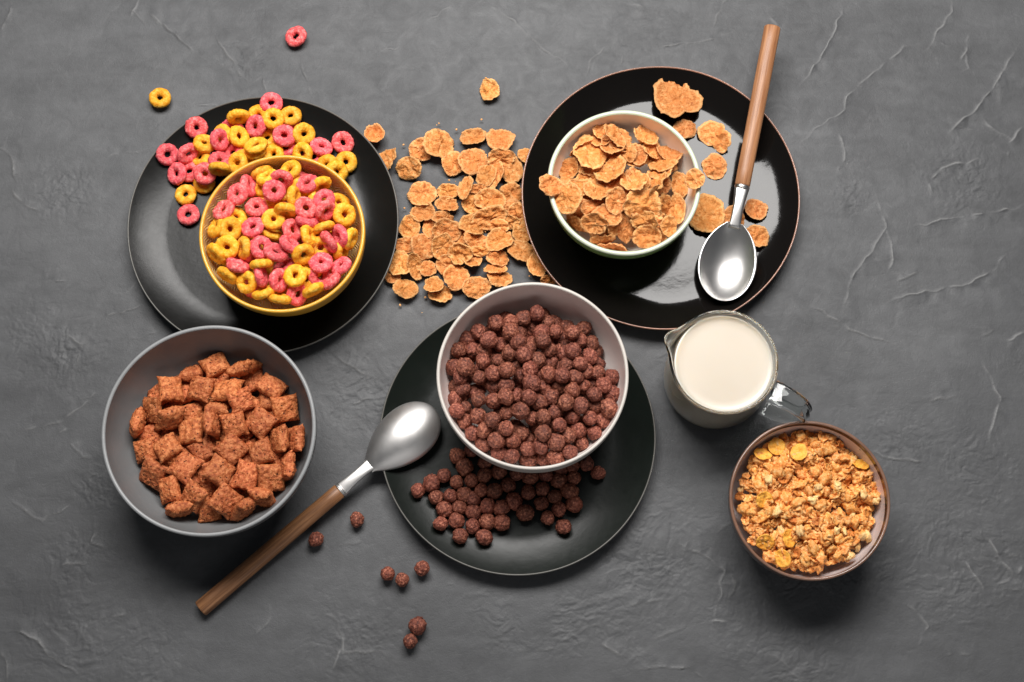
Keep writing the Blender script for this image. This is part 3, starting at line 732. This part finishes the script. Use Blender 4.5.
mk_flake(hb2, (694.8,179.6,10,9.5,0), 78, 'wheat flake sticking out over the right rim of the cream bowl', G3, None, 70, jit=.03, zabs=B2.zr+3.5)

cV, cF = [], []
for k in range(70):
    x, y = random.gauss(462, 48), random.gauss(215, 52)
    if not (385 < x < 545 and 95 < y < 315): continue
    c = un(x, y, 1.0); r = random.uniform(.5, 1.5); o0 = len(cV)
    for v in IV_[0]: cV.append((c[0]+v.x*r*random.uniform(.7, 1.3), c[1]+v.y*r*random.uniform(.7, 1.3), .9+v.z*r*.6))
    cF += [tuple(i+o0 for i in f) for f in IV_[1]]
tag(link('flake_crumbs', mesh('flake_crumbs', cV, cF, M['flake'])), 'tiny golden crumbs around the wheat flakes on the table', 'crumbs', None, 'stuff')

# ------------------------------------------------------------------ chocolate balls
def place_ball(p, label, group, s=1.0):
    me = random.choice(BALLS); q = Quaternion((random.gauss(0, 1), random.gauss(0, 1), random.gauss(0, 1), random.gauss(0, 1))).normalized()
    o = link('chocolate_ball', me, p, None, q); s *= random.uniform(0.84, 1.04); o.scale = (s*random.uniform(.95, 1.14), s, s*random.uniform(.92, 1.05))
    tag(o, label, 'cereal ball', group)
bb = [(294,270),(322,228),(368,210),(347,272),(430,180),(405,238),(447,255),(385,310),(478,210),(507,215),(553,190),(570,148),(522,165),(480,180),(605,180),(632,210),(585,215),(505,247),(525,290),(478,282),(437,310),(467,342),(500,325),(545,265),(572,308),(590,240),(612,272),(668,260),(692,275),(668,290),(670,322),(618,312),(715,240),(727,200),(755,250),(690,215),(750,295),(716,318),(738,345),(778,322),(775,350),(824,365),(797,392),(830,425),(757,385),(725,395),(765,425),(815,470),(770,465),(800,515),(765,555),(750,505),(716,462),(690,500),(668,450),(690,410),(700,365),(648,395),(655,360),(617,435),(645,475),(610,355),(585,360),(590,400),(550,385),(520,360),(545,342),(578,450),(543,433),(497,430),(462,432),(422,447),(370,443),(317,405),(270,400),(275,330),(325,330),(310,362),(375,365),(420,352),(425,392),(465,395),(387,275),(285,440),(295,478),(322,515),(368,498),(418,510),(350,558),(390,545),(465,488),(515,480),(552,505),(592,500),(630,485),(465,540),(433,580),(388,592),(518,555),(488,580),(537,610),(590,555),(635,587),(645,528),(675,565),(710,545),(722,592),(682,620),(635,638),(596,643),(583,602),(540,648),(484,635),(440,625)]
hp = heap(B3, 36, 14)
pts = []
for (x, y) in bb:
    px, py = 370+x/3.41, 270+y/3.41; z = B3.zr-34
    for _ in range(4):
        p = un(px, py, z); z = float(hp(np.array(p[0]), np.array(p[1])))+random.uniform(-1, 1)*0
    pts.append([px, py, z+random.uniform(-3, 3)])
# settle heights so that neighbours touch instead of merging
for _ in range(60):
    W3 = [un(*p) for p in pts]
    for i in range(len(pts)):
        for j in range(i):
            d = W3[i]-W3[j]; L = np.linalg.norm(d)
            if L < 15.2:
                m = (15.2-L)*0.3*(1 if d[2] >= 0 else -1); pts[i][2] += m; pts[j][2] -= m
    for p, (x, y) in zip(pts, bb):
        w = un(*p); t = float(hp(np.array(w[0]), np.array(w[1]))); p[2] = min(t+8, max(t-12, p[2]+(t-p[2])*0.03))
GB = 'chocolate balls in the off-white bowl'; LB = 'reddish brown chocolate ball heaped in the off-white bowl'
cl = B3.clamp(6)
low = []
for k in range(2400):
    if len(low) >= 190: break
    a, r = random.uniform(0, 2*PI), 90*math.sqrt(random.random()); x, y = B3.c[0]+r*math.cos(a), B3.c[1]+r*math.sin(a)
    z = float(hp(np.array(x), np.array(y)))-(16 if len(low) < 110 else 29); p = np.array([x, y, z])
    if r < B3.inner(z)-8 and all(np.linalg.norm(p-q) > 12.5 for q in low): low.append(p)
for p in low: place_ball(p, LB, GB)
for p in pts: place_ball(cl(un(*p)), LB, GB)
pb = [(163,308,'leftmost chocolate ball on the greenish black plate, below the spoon bowl'),(210,284,'second chocolate ball from the left in the row below the spoon on the plate'),(252,257),(297,190),(322,230),(345,172),(225,332),(295,280),(345,275),(275,327),(322,322),(352,338),(380,308),(390,258),(390,215),(425,310),(440,245),(472,290),(500,250),(548,262),(540,315),(600,255),(645,275),(588,305),(630,330),(695,265),
 (740,218),(778,248,'rightmost chocolate ball on the greenish black plate, just under the bowl rim'),(680,312),(695,355),(645,372),(605,402),(660,432,'lowest chocolate ball in the right part of the plate'),(585,352),(530,385,'largest chocolate ball in the middle of the balls on the plate'),(490,345),(447,370),(400,362),(352,382),(305,366),(253,372),(240,422),(295,412),(350,430),(400,415),
 (450,418),(307,463,'left one of the two lowest chocolate balls on the plate'),(390,467,'right one of the two lowest chocolate balls on the plate'),(690,225),(650,235),(450,200),(500,205),(560,215),(610,215),(420,175)]
hp3 = P3.floor
for it in pb:
    px, py = 370+it[0]/3.41, 400+it[1]/3.41; z = 13
    for _ in range(3): w = un(px, py, z); z = float(hp3(np.array(w[0]), np.array(w[1])))+7.6
    place_ball(un(px, py, z), it[2] if len(it) > 2 else 'dark chocolate ball among those spilled on the plate below the off-white bowl', 'chocolate balls spilled on the plate', 1.13 if it[0] == 530 else .97)
for px, py, lb in [(387.3,573.6,'left chocolate ball of the touching pair on the table below the plate'),(402,579.5,'right chocolate ball of the touching pair on the table below the plate'),(422,568,'chocolate ball on the table just right of the touching pair'),
                   (356.8,519.3,'chocolate ball on the table right of the wooden spoon handle, nearer the plate'),(315.8,539.5,'chocolate ball on the table closest to the wooden spoon handle'),
                   (417.4,625.5,'upper chocolate ball of the last pair near the bottom edge'),(410.3,641,'lowest chocolate ball on the table near the bottom edge')]:
    place_ball(un(px, py, 7.6), lb, 'chocolate balls scattered on the table', .95)

# ------------------------------------------------------------------ cocoa pillows
pl = [(510,185,60,55,20),(320,292,60,50,20),(350,405,75,65,30),(355,500,75,60,-20),(370,590,70,60,10),(185,358,60,50,10),(197,222,50,45,30),(320,165,60,45,20),(395,272,60,45,0),(580,430,60,50,20),(430,520,70,60,20),(250,440,70,60,0),(560,250,60,60,0),(300,500,60,60,40),
 (388,140,85,72,30),(478,150,115,48,12),(250,215,78,85,8),(343,213,85,80,-15),(425,217,95,62,25),(562,207,88,75,-30),(468,250,80,68,25),(605,275,85,85,10),(195,280,58,90,8),(148,318,42,90,0),(248,305,92,70,22),
 (313,345,82,85,5),(378,320,95,55,-68),(447,325,75,82,15),(528,318,88,85,-38),(590,372,90,55,82),(643,370,95,58,80),(440,400,85,85,-42),(530,410,72,78,20),(172,405,60,65,10),(238,395,80,82,35),(195,475,88,92,-28),(295,455,84,90,-32),
 (400,470,86,88,-30),(485,483,76,92,-15),(562,490,86,90,3),(620,455,62,45,80),(248,525,66,82,10),(322,548,76,88,-38),(420,560,88,88,-35),(275,585,88,45,-2),(535,550,78,55,-20),(480,590,82,52,35)]
hb4 = HF(B4.c[0], B4.c[1], B4.R+10, heap(B4, 62, 12))
G4 = 'cocoa pillows in the grey bowl'
for k in range(52):
    a, r = random.uniform(0, 2*PI), 72*math.sqrt(random.random()); me = random.choice(PILL)
    p, q = drop(hb4, me, 222+r*math.cos(a), 442+r*.95*math.sin(a), 40, q_flat(hb4, 13, random.uniform(0, 6), .3, .6), 75, 0, B4.clamp(17), (1, 1, 1), heap(B4, 56, 12))
    tag(link('cocoa_pillow', me, p, None, q), 'square brown cocoa pillow heaped in the grey bowl', 'cereal pillow', G4)
KK = 0
for (x, y, w, h, a) in pl:
    px, py = 90+x/3.1, 320+y/3.1; me = random.choice(PILL); w, h = w/3.1, h/3.1
    ar = math.radians(a)
    w *= .95; h *= .95
    if h < 0.78*w:
        qf = q_squash(max(0.44, h/27.5), ar, 0.42, random.choice((-1, 1)), 0); s = (w/28*1.0, 1, 1)
    elif w < 0.78*h:
        qf = q_squash(max(0.44, w/27.5), ar+PI/2, 0.42, random.choice((-1, 1)), 0); s = (h/28, 1, 1)
    else: qf = q_flat(hb4, 12, ar, .10, .5); s = (w/27, h/26, 1)
    s = tuple(min(1.12, max(.85, v)) for v in s)
    under = KK < 14; KK += 1
    p, q = drop(hb4, me, px, py, 46, qf, 88, 0, B4.clamp(13), s, heap(B4, 47, 12) if under else (lambda X, Y: heap(B4, 36, 12)(X, Y)+random.uniform(-2, 2)))
    o = link('cocoa_pillow', me, p, None, q); o.scale = s
    tag(o, 'square brown cocoa pillow heaped in the grey bowl', 'cereal pillow', G4)

# ------------------------------------------------------------------ granola
OATS = [flake_mesh('oat_flake', random.uniform(5.6, 7.8), random.uniform(4.0, 5.4), 1000+9*k, M['oat'], (random.uniform(-.1, .35), random.uniform(.1, .6)), None, .14, 1, 2.0, 5, 24, 2.4) for k in range(14)]
OATD = [flake_mesh('dark_oat_flake', 5.5, 4.2, 2000+9*k, M['raisin'], (.2, .4), None, .12, 1, 1.6, 4, 18, 1.6) for k in range(4)]
NUTS = [lump_mesh(3*k, 5.6, 3.7, 3.0, M['nut'], 'nut_piece') for k in range(6)]
CHNK = [lump_mesh(50+3*k, 6.6, 5.4, 4.6, M['oat'], 'granola_cluster') for k in range(8)]
CORN = [flake_mesh('corn_flake', 9.5, 8.6, 3000+7*k, M['corn'], (.25, .2), None, .06, 3, 1.3, 6, 30, 1) for k in range(5)]
hb5 = HF(B5.c[0], B5.c[1], B5.R+10, heap(B5, 30, 10), 1.0)
def rnd_in(R):
    a, r = random.uniform(0, 2*PI), R*math.sqrt(random.random()); return 808+r*math.cos(a), 501+r*math.sin(a)
bV, bF = [], []
for k in range(260):
    me = random.choice(OATS+CHNK); x, y = rnd_in(66)
    p, q = drop(hb5, me, x, y, 40, q_flat(hb5, 5, random.uniform(0, 6), .5, .8), 60, 0, B5.clamp(5))
    R = np.array(q.to_matrix()); o0 = len(bV); bV += list(vtx(me)@R.T+p-np.array([B5.c[0], B5.c[1], 0])); bF += [tuple(v+o0 for v in f.vertices) for f in me.polygons]
o = link('granola_bed', mesh('granola_bed', bV, bF, M['oat']), (B5.c[0], B5.c[1], 0)); tag(o, 'packed lower layer of golden granola filling the brown rimmed bowl', 'granola', None, 'stuff')
GX, GY = np.meshgrid(hb5.x0+np.arange(hb5.n)*hb5.res, hb5.y0+np.arange(hb5.n)*hb5.res)
hb5.h = np.minimum(hb5.h, heap(B5, 20, 12)(GX, GY))
def gran(lst, nm, cat, lab, grp, x, y, jit=.45, pct=72, s=1.0):
    me = random.choice(lst)
    p, q = drop(hb5, me, x, y, 55, q_flat(hb5, 5, random.uniform(0, 6), jit, .8), pct, 0, B5.clamp(5), (s, s, s))
    o = link(nm, me, p, None, q); o.scale = (s, s, s); tag(o, lab, cat, grp)
# evenly spread but irregular: best of several random tries
seen = []
def spread(R=68, k=7):
    best = None
    for _ in range(k):
        c = rnd_in(R); d = min([math.hypot(c[0]-q[0], c[1]-q[1]) for q in seen[-160:]] or [99])
        if best is None or d > best[0]: best = (d, c)
    seen.append(best[1]); return best[1]
for k in range(245):
    x, y = spread(); t = random.random()
    if t < .52: gran(OATS, 'oat_flake', 'oat flake', 'toasted golden oat flake in the brown rimmed granola bowl', 'oat flakes in the granola bowl', x, y, s=random.uniform(.8, 1.15))
    elif t < .64: gran(OATD, 'dark_oat_flake', 'oat flake', 'darker browned oat flake in the granola bowl', 'browned oat flakes in the granola bowl', x, y)
    elif t < .95: gran(CHNK, 'granola_cluster', 'granola', 'lumpy golden granola cluster in the brown rimmed bowl', 'granola clusters', x, y, s=random.uniform(.7, 1.05))
    else: gran(NUTS, 'nut_piece', 'nut', 'pale nut piece among the granola', 'nut pieces in the granola bowl', x, y, s=random.uniform(.65, .9))
for (x, y, lb) in [(213,142,'yellow corn flake at the upper left of the granola'),(160,172,'small yellow corn flake nearest the upper left rim of the granola bowl'),(300,163,'yellow corn flake near the top of the granola bowl'),(163,338,'large bright yellow corn flake left of the granola middle'),(258,487,'yellow corn flake in the lower left part of the granola bowl'),(170,498,'pale yellow corn flake close to the lower left rim of the granola bowl'),(238,562,'curled yellow corn flake near the bottom rim of the granola bowl'),(530,210,'curled corn flake near the upper right rim of the granola bowl')]:
    gran(CORN, 'corn_flake', 'corn flake', lb, 'corn flakes in the granola', 720+x/3.79, 410+y/3.79, .12, 80, .92)
for (x, y, lb) in [(185,265,'pale nut piece left of the granola middle'),(560,480,'pale nut piece by the lower right rim of the granola bowl'),(495,553,'pale nut piece near the bottom rim of the granola bowl'),(445,285,'pale nut piece right of the granola middle'),(545,320,'pale nut piece near the right rim of the granola bowl'),(350,345,'pale nut piece in the centre of the granola'),(305,455,'pale nut piece below the centre of the granola'),(215,385,'pale oval nut piece in the left half of the granola')]:
    gran(NUTS, 'nut_piece', 'nut', lb, 'nut pieces in the granola bowl', 720+x/3.79, 410+y/3.79, .2, 80, .95)

# ------------------------------------------------------------------ spoons
def spoon(label, tip, mid, neck, fer, end, half_w, flip, wmat, hw, msteel, skew):
    """tip, bowl middle, bowl/neck joint, ferrule, handle end: points (units). local x runs from tip to end"""
    tip, mid, neck, fer, end = [np.array(p) for p in (tip, mid, neck, fer, end)]
    ax = end-tip; L = np.linalg.norm(ax); u = ax/L; v = np.cross([0, 0, 1], u); v /= np.linalg.norm(v); w = np.cross(u, v)
    q = Matrix(((u[0], v[0], w[0]), (u[1], v[1], w[1]), (u[2], v[2], w[2]))).to_quaternion()
    root = link('tablespoon', None, tip, None, q); tag(root, label, 'spoon', 'steel spoons with wooden handles')
    loc = lambda p: np.array([(p-tip)@u, (p-tip)@v, (p-tip)@w])
    Lb = loc(neck)[0]; xf = loc(fer)[0]; dep = 13.0; sg = -1 if not flip else 1
    # outline of the bowl: egg shape, wider towards the neck's two thirds
    nx, ny = 36, 20; V, Fc = [], []
    def wid(t):      # t 0 tip .. 1 joint
        t = min(1, max(0, t*0.985)); m = 0.5/(0.5+skew); return half_w*(t**0.5*(1-t)**skew)/(m**0.5*(1-m)**skew)
    side = 1.5
    def pt(t, s, off):
        wd = (wid(t)**3+(6.5*t**5+0.4)**3)**(1/3)
        x = Lb*t; y = wd*s
        d = dep*(math.sin(PI*min(1, max(0, t))**0.95)**0.8 if 0 < t < 1 else 0)*(1-abs(s)**2.2)
        z = sg*d
        return (x, y, z+off)
    for off in (0.75, -0.75):
        for i in range(nx+1):
            t = i/nx
            t = 0.5-0.5*math.cos(PI*t); t = t*(0.25+0.75*t) if t < 0 else t
            for j in range(ny+1): V.append(pt(t, 2*j/ny-1, off))
    m = (nx+1)*(ny+1)
    for b in (0, m):
        for i in range(nx):
            for j in range(ny):
                a = b+i*(ny+1)+j; f = (a, a+ny+1, a+ny+2, a+1); Fc.append(f if b else f[::-1])
    brd = [i*(ny+1) for i in range(nx+1)]+[nx*(ny+1)+j for j in range(1, ny+1)]+[i*(ny+1)+ny for i in range(nx-1, -1, -1)]+[j for j in range(ny-1, 0, -1)]
    for a, b in zip(brd, brd[1:]+brd[:1]): Fc.append((a, b, b+m, a+m))
    # neck: flat bar from the bowl to the ferrule, arching a little
    o = link('spoon_bowl', mesh('spoon_bowl', V, Fc, msteel), (0, 0, 0), root)
    V, Fc = [], []; x0, x1 = Lb-5, xf+2; K = 14; sec = 16
    for i in range(K+1):
        t = i/K; x = x0+(x1-x0)*t
        ww = 4.4+1.8*(1-t)**2+3.4*t*t; hh = 1.5+2.3*t; zz = sg*1.0*(1-t)+3.0*math.sin(PI*t)*0.5
        for j in range(sec):
            a = 2*PI*j/sec; c, s_ = math.cos(a), math.sin(a)
            V.append((x, ww*abs(c)**.7*(1 if c > 0 else -1), zz+hh*abs(s_)**.8*(1 if s_ > 0 else -1)))
    for i in range(K):
        for j in range(sec):
            a, b = i*sec+j, i*sec+(j+1) % sec; Fc.append((a, b, b+sec, a+sec))
    Fc.append(tuple(range(sec))[::-1]); Fc.append(tuple(K*sec+j for j in range(sec)))
    link('neck', mesh('neck', V, Fc, msteel), (0, 0, 0), root)
    def rod(name, xa, xb, ra, rb, mat, cap=0.8, flat=0.82):
        V, Fc = [], []; K = 22; sec = 28
        for i in range(K+1):
            t = i/K; x = xa+(xb-xa)*t; r = ra+(rb-ra)*t
            e = min((x-xa), (xb-x)); r2 = r-cap*max(0, 1-e/1.5)
            if i in (1,): x = xa+1.0; r2 = r
            if i in (K-1,): x = xb-1.2; r2 = r
            for j in range(sec):
                a = 2*PI*j/sec; V.append((x, r2*math.cos(a), r2*flat*math.sin(a)))
        for i in range(K):
            for j in range(sec):
                a, b = i*sec+j, i*sec+(j+1) % sec; Fc.append((a, b, b+sec, a+sec))
        Fc.append(tuple(range(sec))[::-1]); Fc.append(tuple(K*sec+j for j in range(sec)))
        return link(name, mesh(name, V, Fc, mat), (0, 0, 0), root)
    rod('ferrule', xf-0.5, xf+3, hw*.90, hw*.93, msteel, 0.4)
    h = rod('handle', xf+3.01, L, hw*.93, hw*1.03, M[wmat])
    return root
# lower left spoon: bowl turned down over the plate's edge, handle end on the table
z3 = 19
spoon('face down spoon resting on the greenish plate edge, its brown wooden handle on the table',
      un(435.5, 409.5, z3+3.5), un(400, 437, z3+2.5), un(365, 463.5, z3+2.0), un(340, 486, 17), un(200.5, 609, 7.5), 27.0, True, 'wood', 8.2, M['steel_satin'], 0.72)
spoon('face up spoon on the glossy black plate, its light wooden handle leaning over the rim',
      un(720.5, 300.5, 20), un(726, 264, 20), un(735, 224, 22), un(740.5, 189, 25), un(772.5, 27, 38), 29.0, False, 'wood2', 8.3, M['steel'], 0.58)

# ------------------------------------------------------------------ milk jug
def make_jug():
    zt = 92; c = un(724.8, 361.8, zt); k = upx(724.8, 361.8, zt); Rr = 53.5*k
    root = link('milk_jug', None, (c[0], c[1], 0.9)); tag(root, 'clear glass jug with a spout and a glass handle, full of milk', 'jug')
    sp = math.radians(157)
    def warp(x, y, z, t, r, z0):
        d = (t-sp+PI) % (2*PI)-PI; g = max(0, (z0-zt*0.68)/(zt*0.32))**1.5 if r > Rr*.6 else 0
        push = g*(3.0*math.exp(-(d/.60)**2)+8.0*math.exp(-(d/.20)**2)); f = (r+push)/max(r, 1e-6)
        return (x*f, y*f, z+g*2.0*math.exp(-(d/.25)**2))
    q = Rr/53.5; t_ = 2.6
    outer = [(0.01, 1.0), (34, 0), (42, 0), (47, 2), (51, 8), (53.6, 18), (54.8, 32), (54.4, 48), (52.6, 62), (51.0, 74), (51.2, 84), (52.6, zt-2)]
    rimp = [(53.4, zt-.8), (53.2, zt), (52.2, zt+.5), (51.2, zt), (50.7, zt-1)]
    inner = [(49.3, 84), (48.6, 74), (50.0, 62), (51.7, 48), (52.1, 32), (51.0, 19), (48.0, 11), (42, 7), (30, 6), (0.01, 6)]
    def dens(P, n=3):      # smooth the profile a little
        out = []
        for a in range(len(P)-1):
            p0, p1, p2, p3 = P[max(a-1, 0)], P[a], P[a+1], P[min(a+2, len(P)-1)]
            for s in range(n):
                t = s/n; out.append(tuple(0.5*((2*p1[i])+(-p0[i]+p2[i])*t+(2*p0[i]-5*p1[i]+4*p2[i]-p3[i])*t*t+(-p0[i]+3*p1[i]-3*p2[i]+p3[i])*t**3) for i in (0, 1)))
        out.append(P[-1]); return [(max(.01, r*q), z) for r, z in out]
    V, Fc, UV = lathe(dens(outer+rimp+inner), 144, 0, 0, warp)
    link('glass_body', mesh('glass_body', V, Fc, M['glass']), (0, 0, 0), root)
    # handle
    ha = math.radians(-31); path = [(51.5, 84), (60, 87), (72, 87.5), (83, 84), (89, 74), (89, 60), (83, 46), (72, 36), (61, 31), (54.0, 30)]
    ps = dens([(a/q, b) for a, b in path], 4); sec = 20; V, Fc = [], []
    for i, (r, z) in enumerate(ps):
        a0, a1 = ps[max(0, i-1)], ps[min(len(ps)-1, i+1)]; tx, tz = a1[0]-a0[0], a1[1]-a0[1]; l = math.hypot(tx, tz); nxv, nzv = -tz/l, tx/l
        wv = 10.5+1.2*math.cos(i/len(ps)*2*PI)
        for j in range(sec):
            a = 2*PI*j/sec; cc, ss = math.cos(a), math.sin(a)
            wy = wv*abs(cc)**.65*(1 if cc > 0 else -1); hn = 3.3*abs(ss)**.65*(1 if ss > 0 else -1)*(1+.40*math.cos(3*PI*cc))
            rr, zz = r+nxv*hn, z+nzv*hn
            V.append((rr*math.cos(ha)-wy*math.sin(ha), rr*math.sin(ha)+wy*math.cos(ha), zz))
    for i in range(len(ps)-1):
        for j in range(sec):
            a, b = i*sec+j, i*sec+(j+1) % sec; Fc.append((a, b, b+sec, a+sec))
    Fc.append(tuple(range(sec))[::-1]); Fc.append(tuple((len(ps)-1)*sec+j for j in range(sec)))
    link('handle', mesh('handle', V, Fc, M['glass']), (0, 0, 0), root)
    # milk, reaching just into the glass so that no air film shows; a slight meniscus on top
    mz = 83; mp = [(0.01, mz), (20, mz), (38, mz), (44, mz+.1), (47.5, mz+.6), (49.5, mz+1.6)]
    mi = [(48.85, 74), (50.25, 62), (51.95, 48), (52.35, 32), (51.2, 18.8), (48.1, 10.8), (42, 6.8), (30, 5.8), (.01, 5.8)]
    V, Fc, UV = lathe([(max(.01, r*q), z) for r, z in mp+mi], 144, 0, 0)
    o = link('milk', mesh('milk', V, Fc, M['milk']), (c[0], c[1], 0.9)); tag(o, 'creamy white milk filling the glass jug', 'milk')
make_jug()

# ------------------------------------------------------------------ camera, light, world
cd = bpy.data.cameras.new('camera'); cam = bpy.data.objects.new('camera', cd); COL.objects.link(cam)
cam.location = [float(c)*S for c in CAM]; cam.rotation_euler = (TH, 0, 0)
cd.sensor_width = 36; cd.lens = 36*F/W; cd.clip_start = 0.01; cd.clip_end = 50; sc.camera = cam
def area(name, loc, tgt, sx, sy, power, col, yaw=0):
    l = bpy.data.lights.new(name, 'AREA'); l.shape = 'RECTANGLE'; l.size = sx*S; l.size_y = sy*S; l.energy = power; l.color = col
    o = bpy.data.objects.new(name, l); COL.objects.link(o); o.location = [c*S for c in loc]
    d = Vector(tgt)-Vector(loc); q = d.to_track_quat('-Z', 'Y'); o.rotation_mode = 'QUATERNION'; o.rotation_quaternion = q @ Quaternion((0, 0, 1), yaw)
    return o
area('softbox', (-5, 715, 1390), (40, -40, 0), 1180, 550, 21.8, (1.0, 0.975, 0.95))
area('fill_panel', (150, -1500, 850), (0, 0, 0), 1400, 800, 1.7, (1.0, 0.98, 0.96))
w = bpy.data.worlds.new('World'); sc.world = w; w.use_nodes = True
w.node_tree.nodes['Background'].inputs[0].default_value = (0.86, 0.92, 1.0, 1); w.node_tree.nodes['Background'].inputs[1].default_value = 0.075
sc.view_settings.view_transform = 'Standard'; sc.view_settings.look = 'None'; sc.view_settings.exposure = 0; sc.view_settings.gamma = 1
sc.render.engine = 'CYCLES'; sc.cycles.max_bounces = 10; sc.cycles.transmission_bounces = 8
sc.render.resolution_x = W; sc.render.resolution_y = H
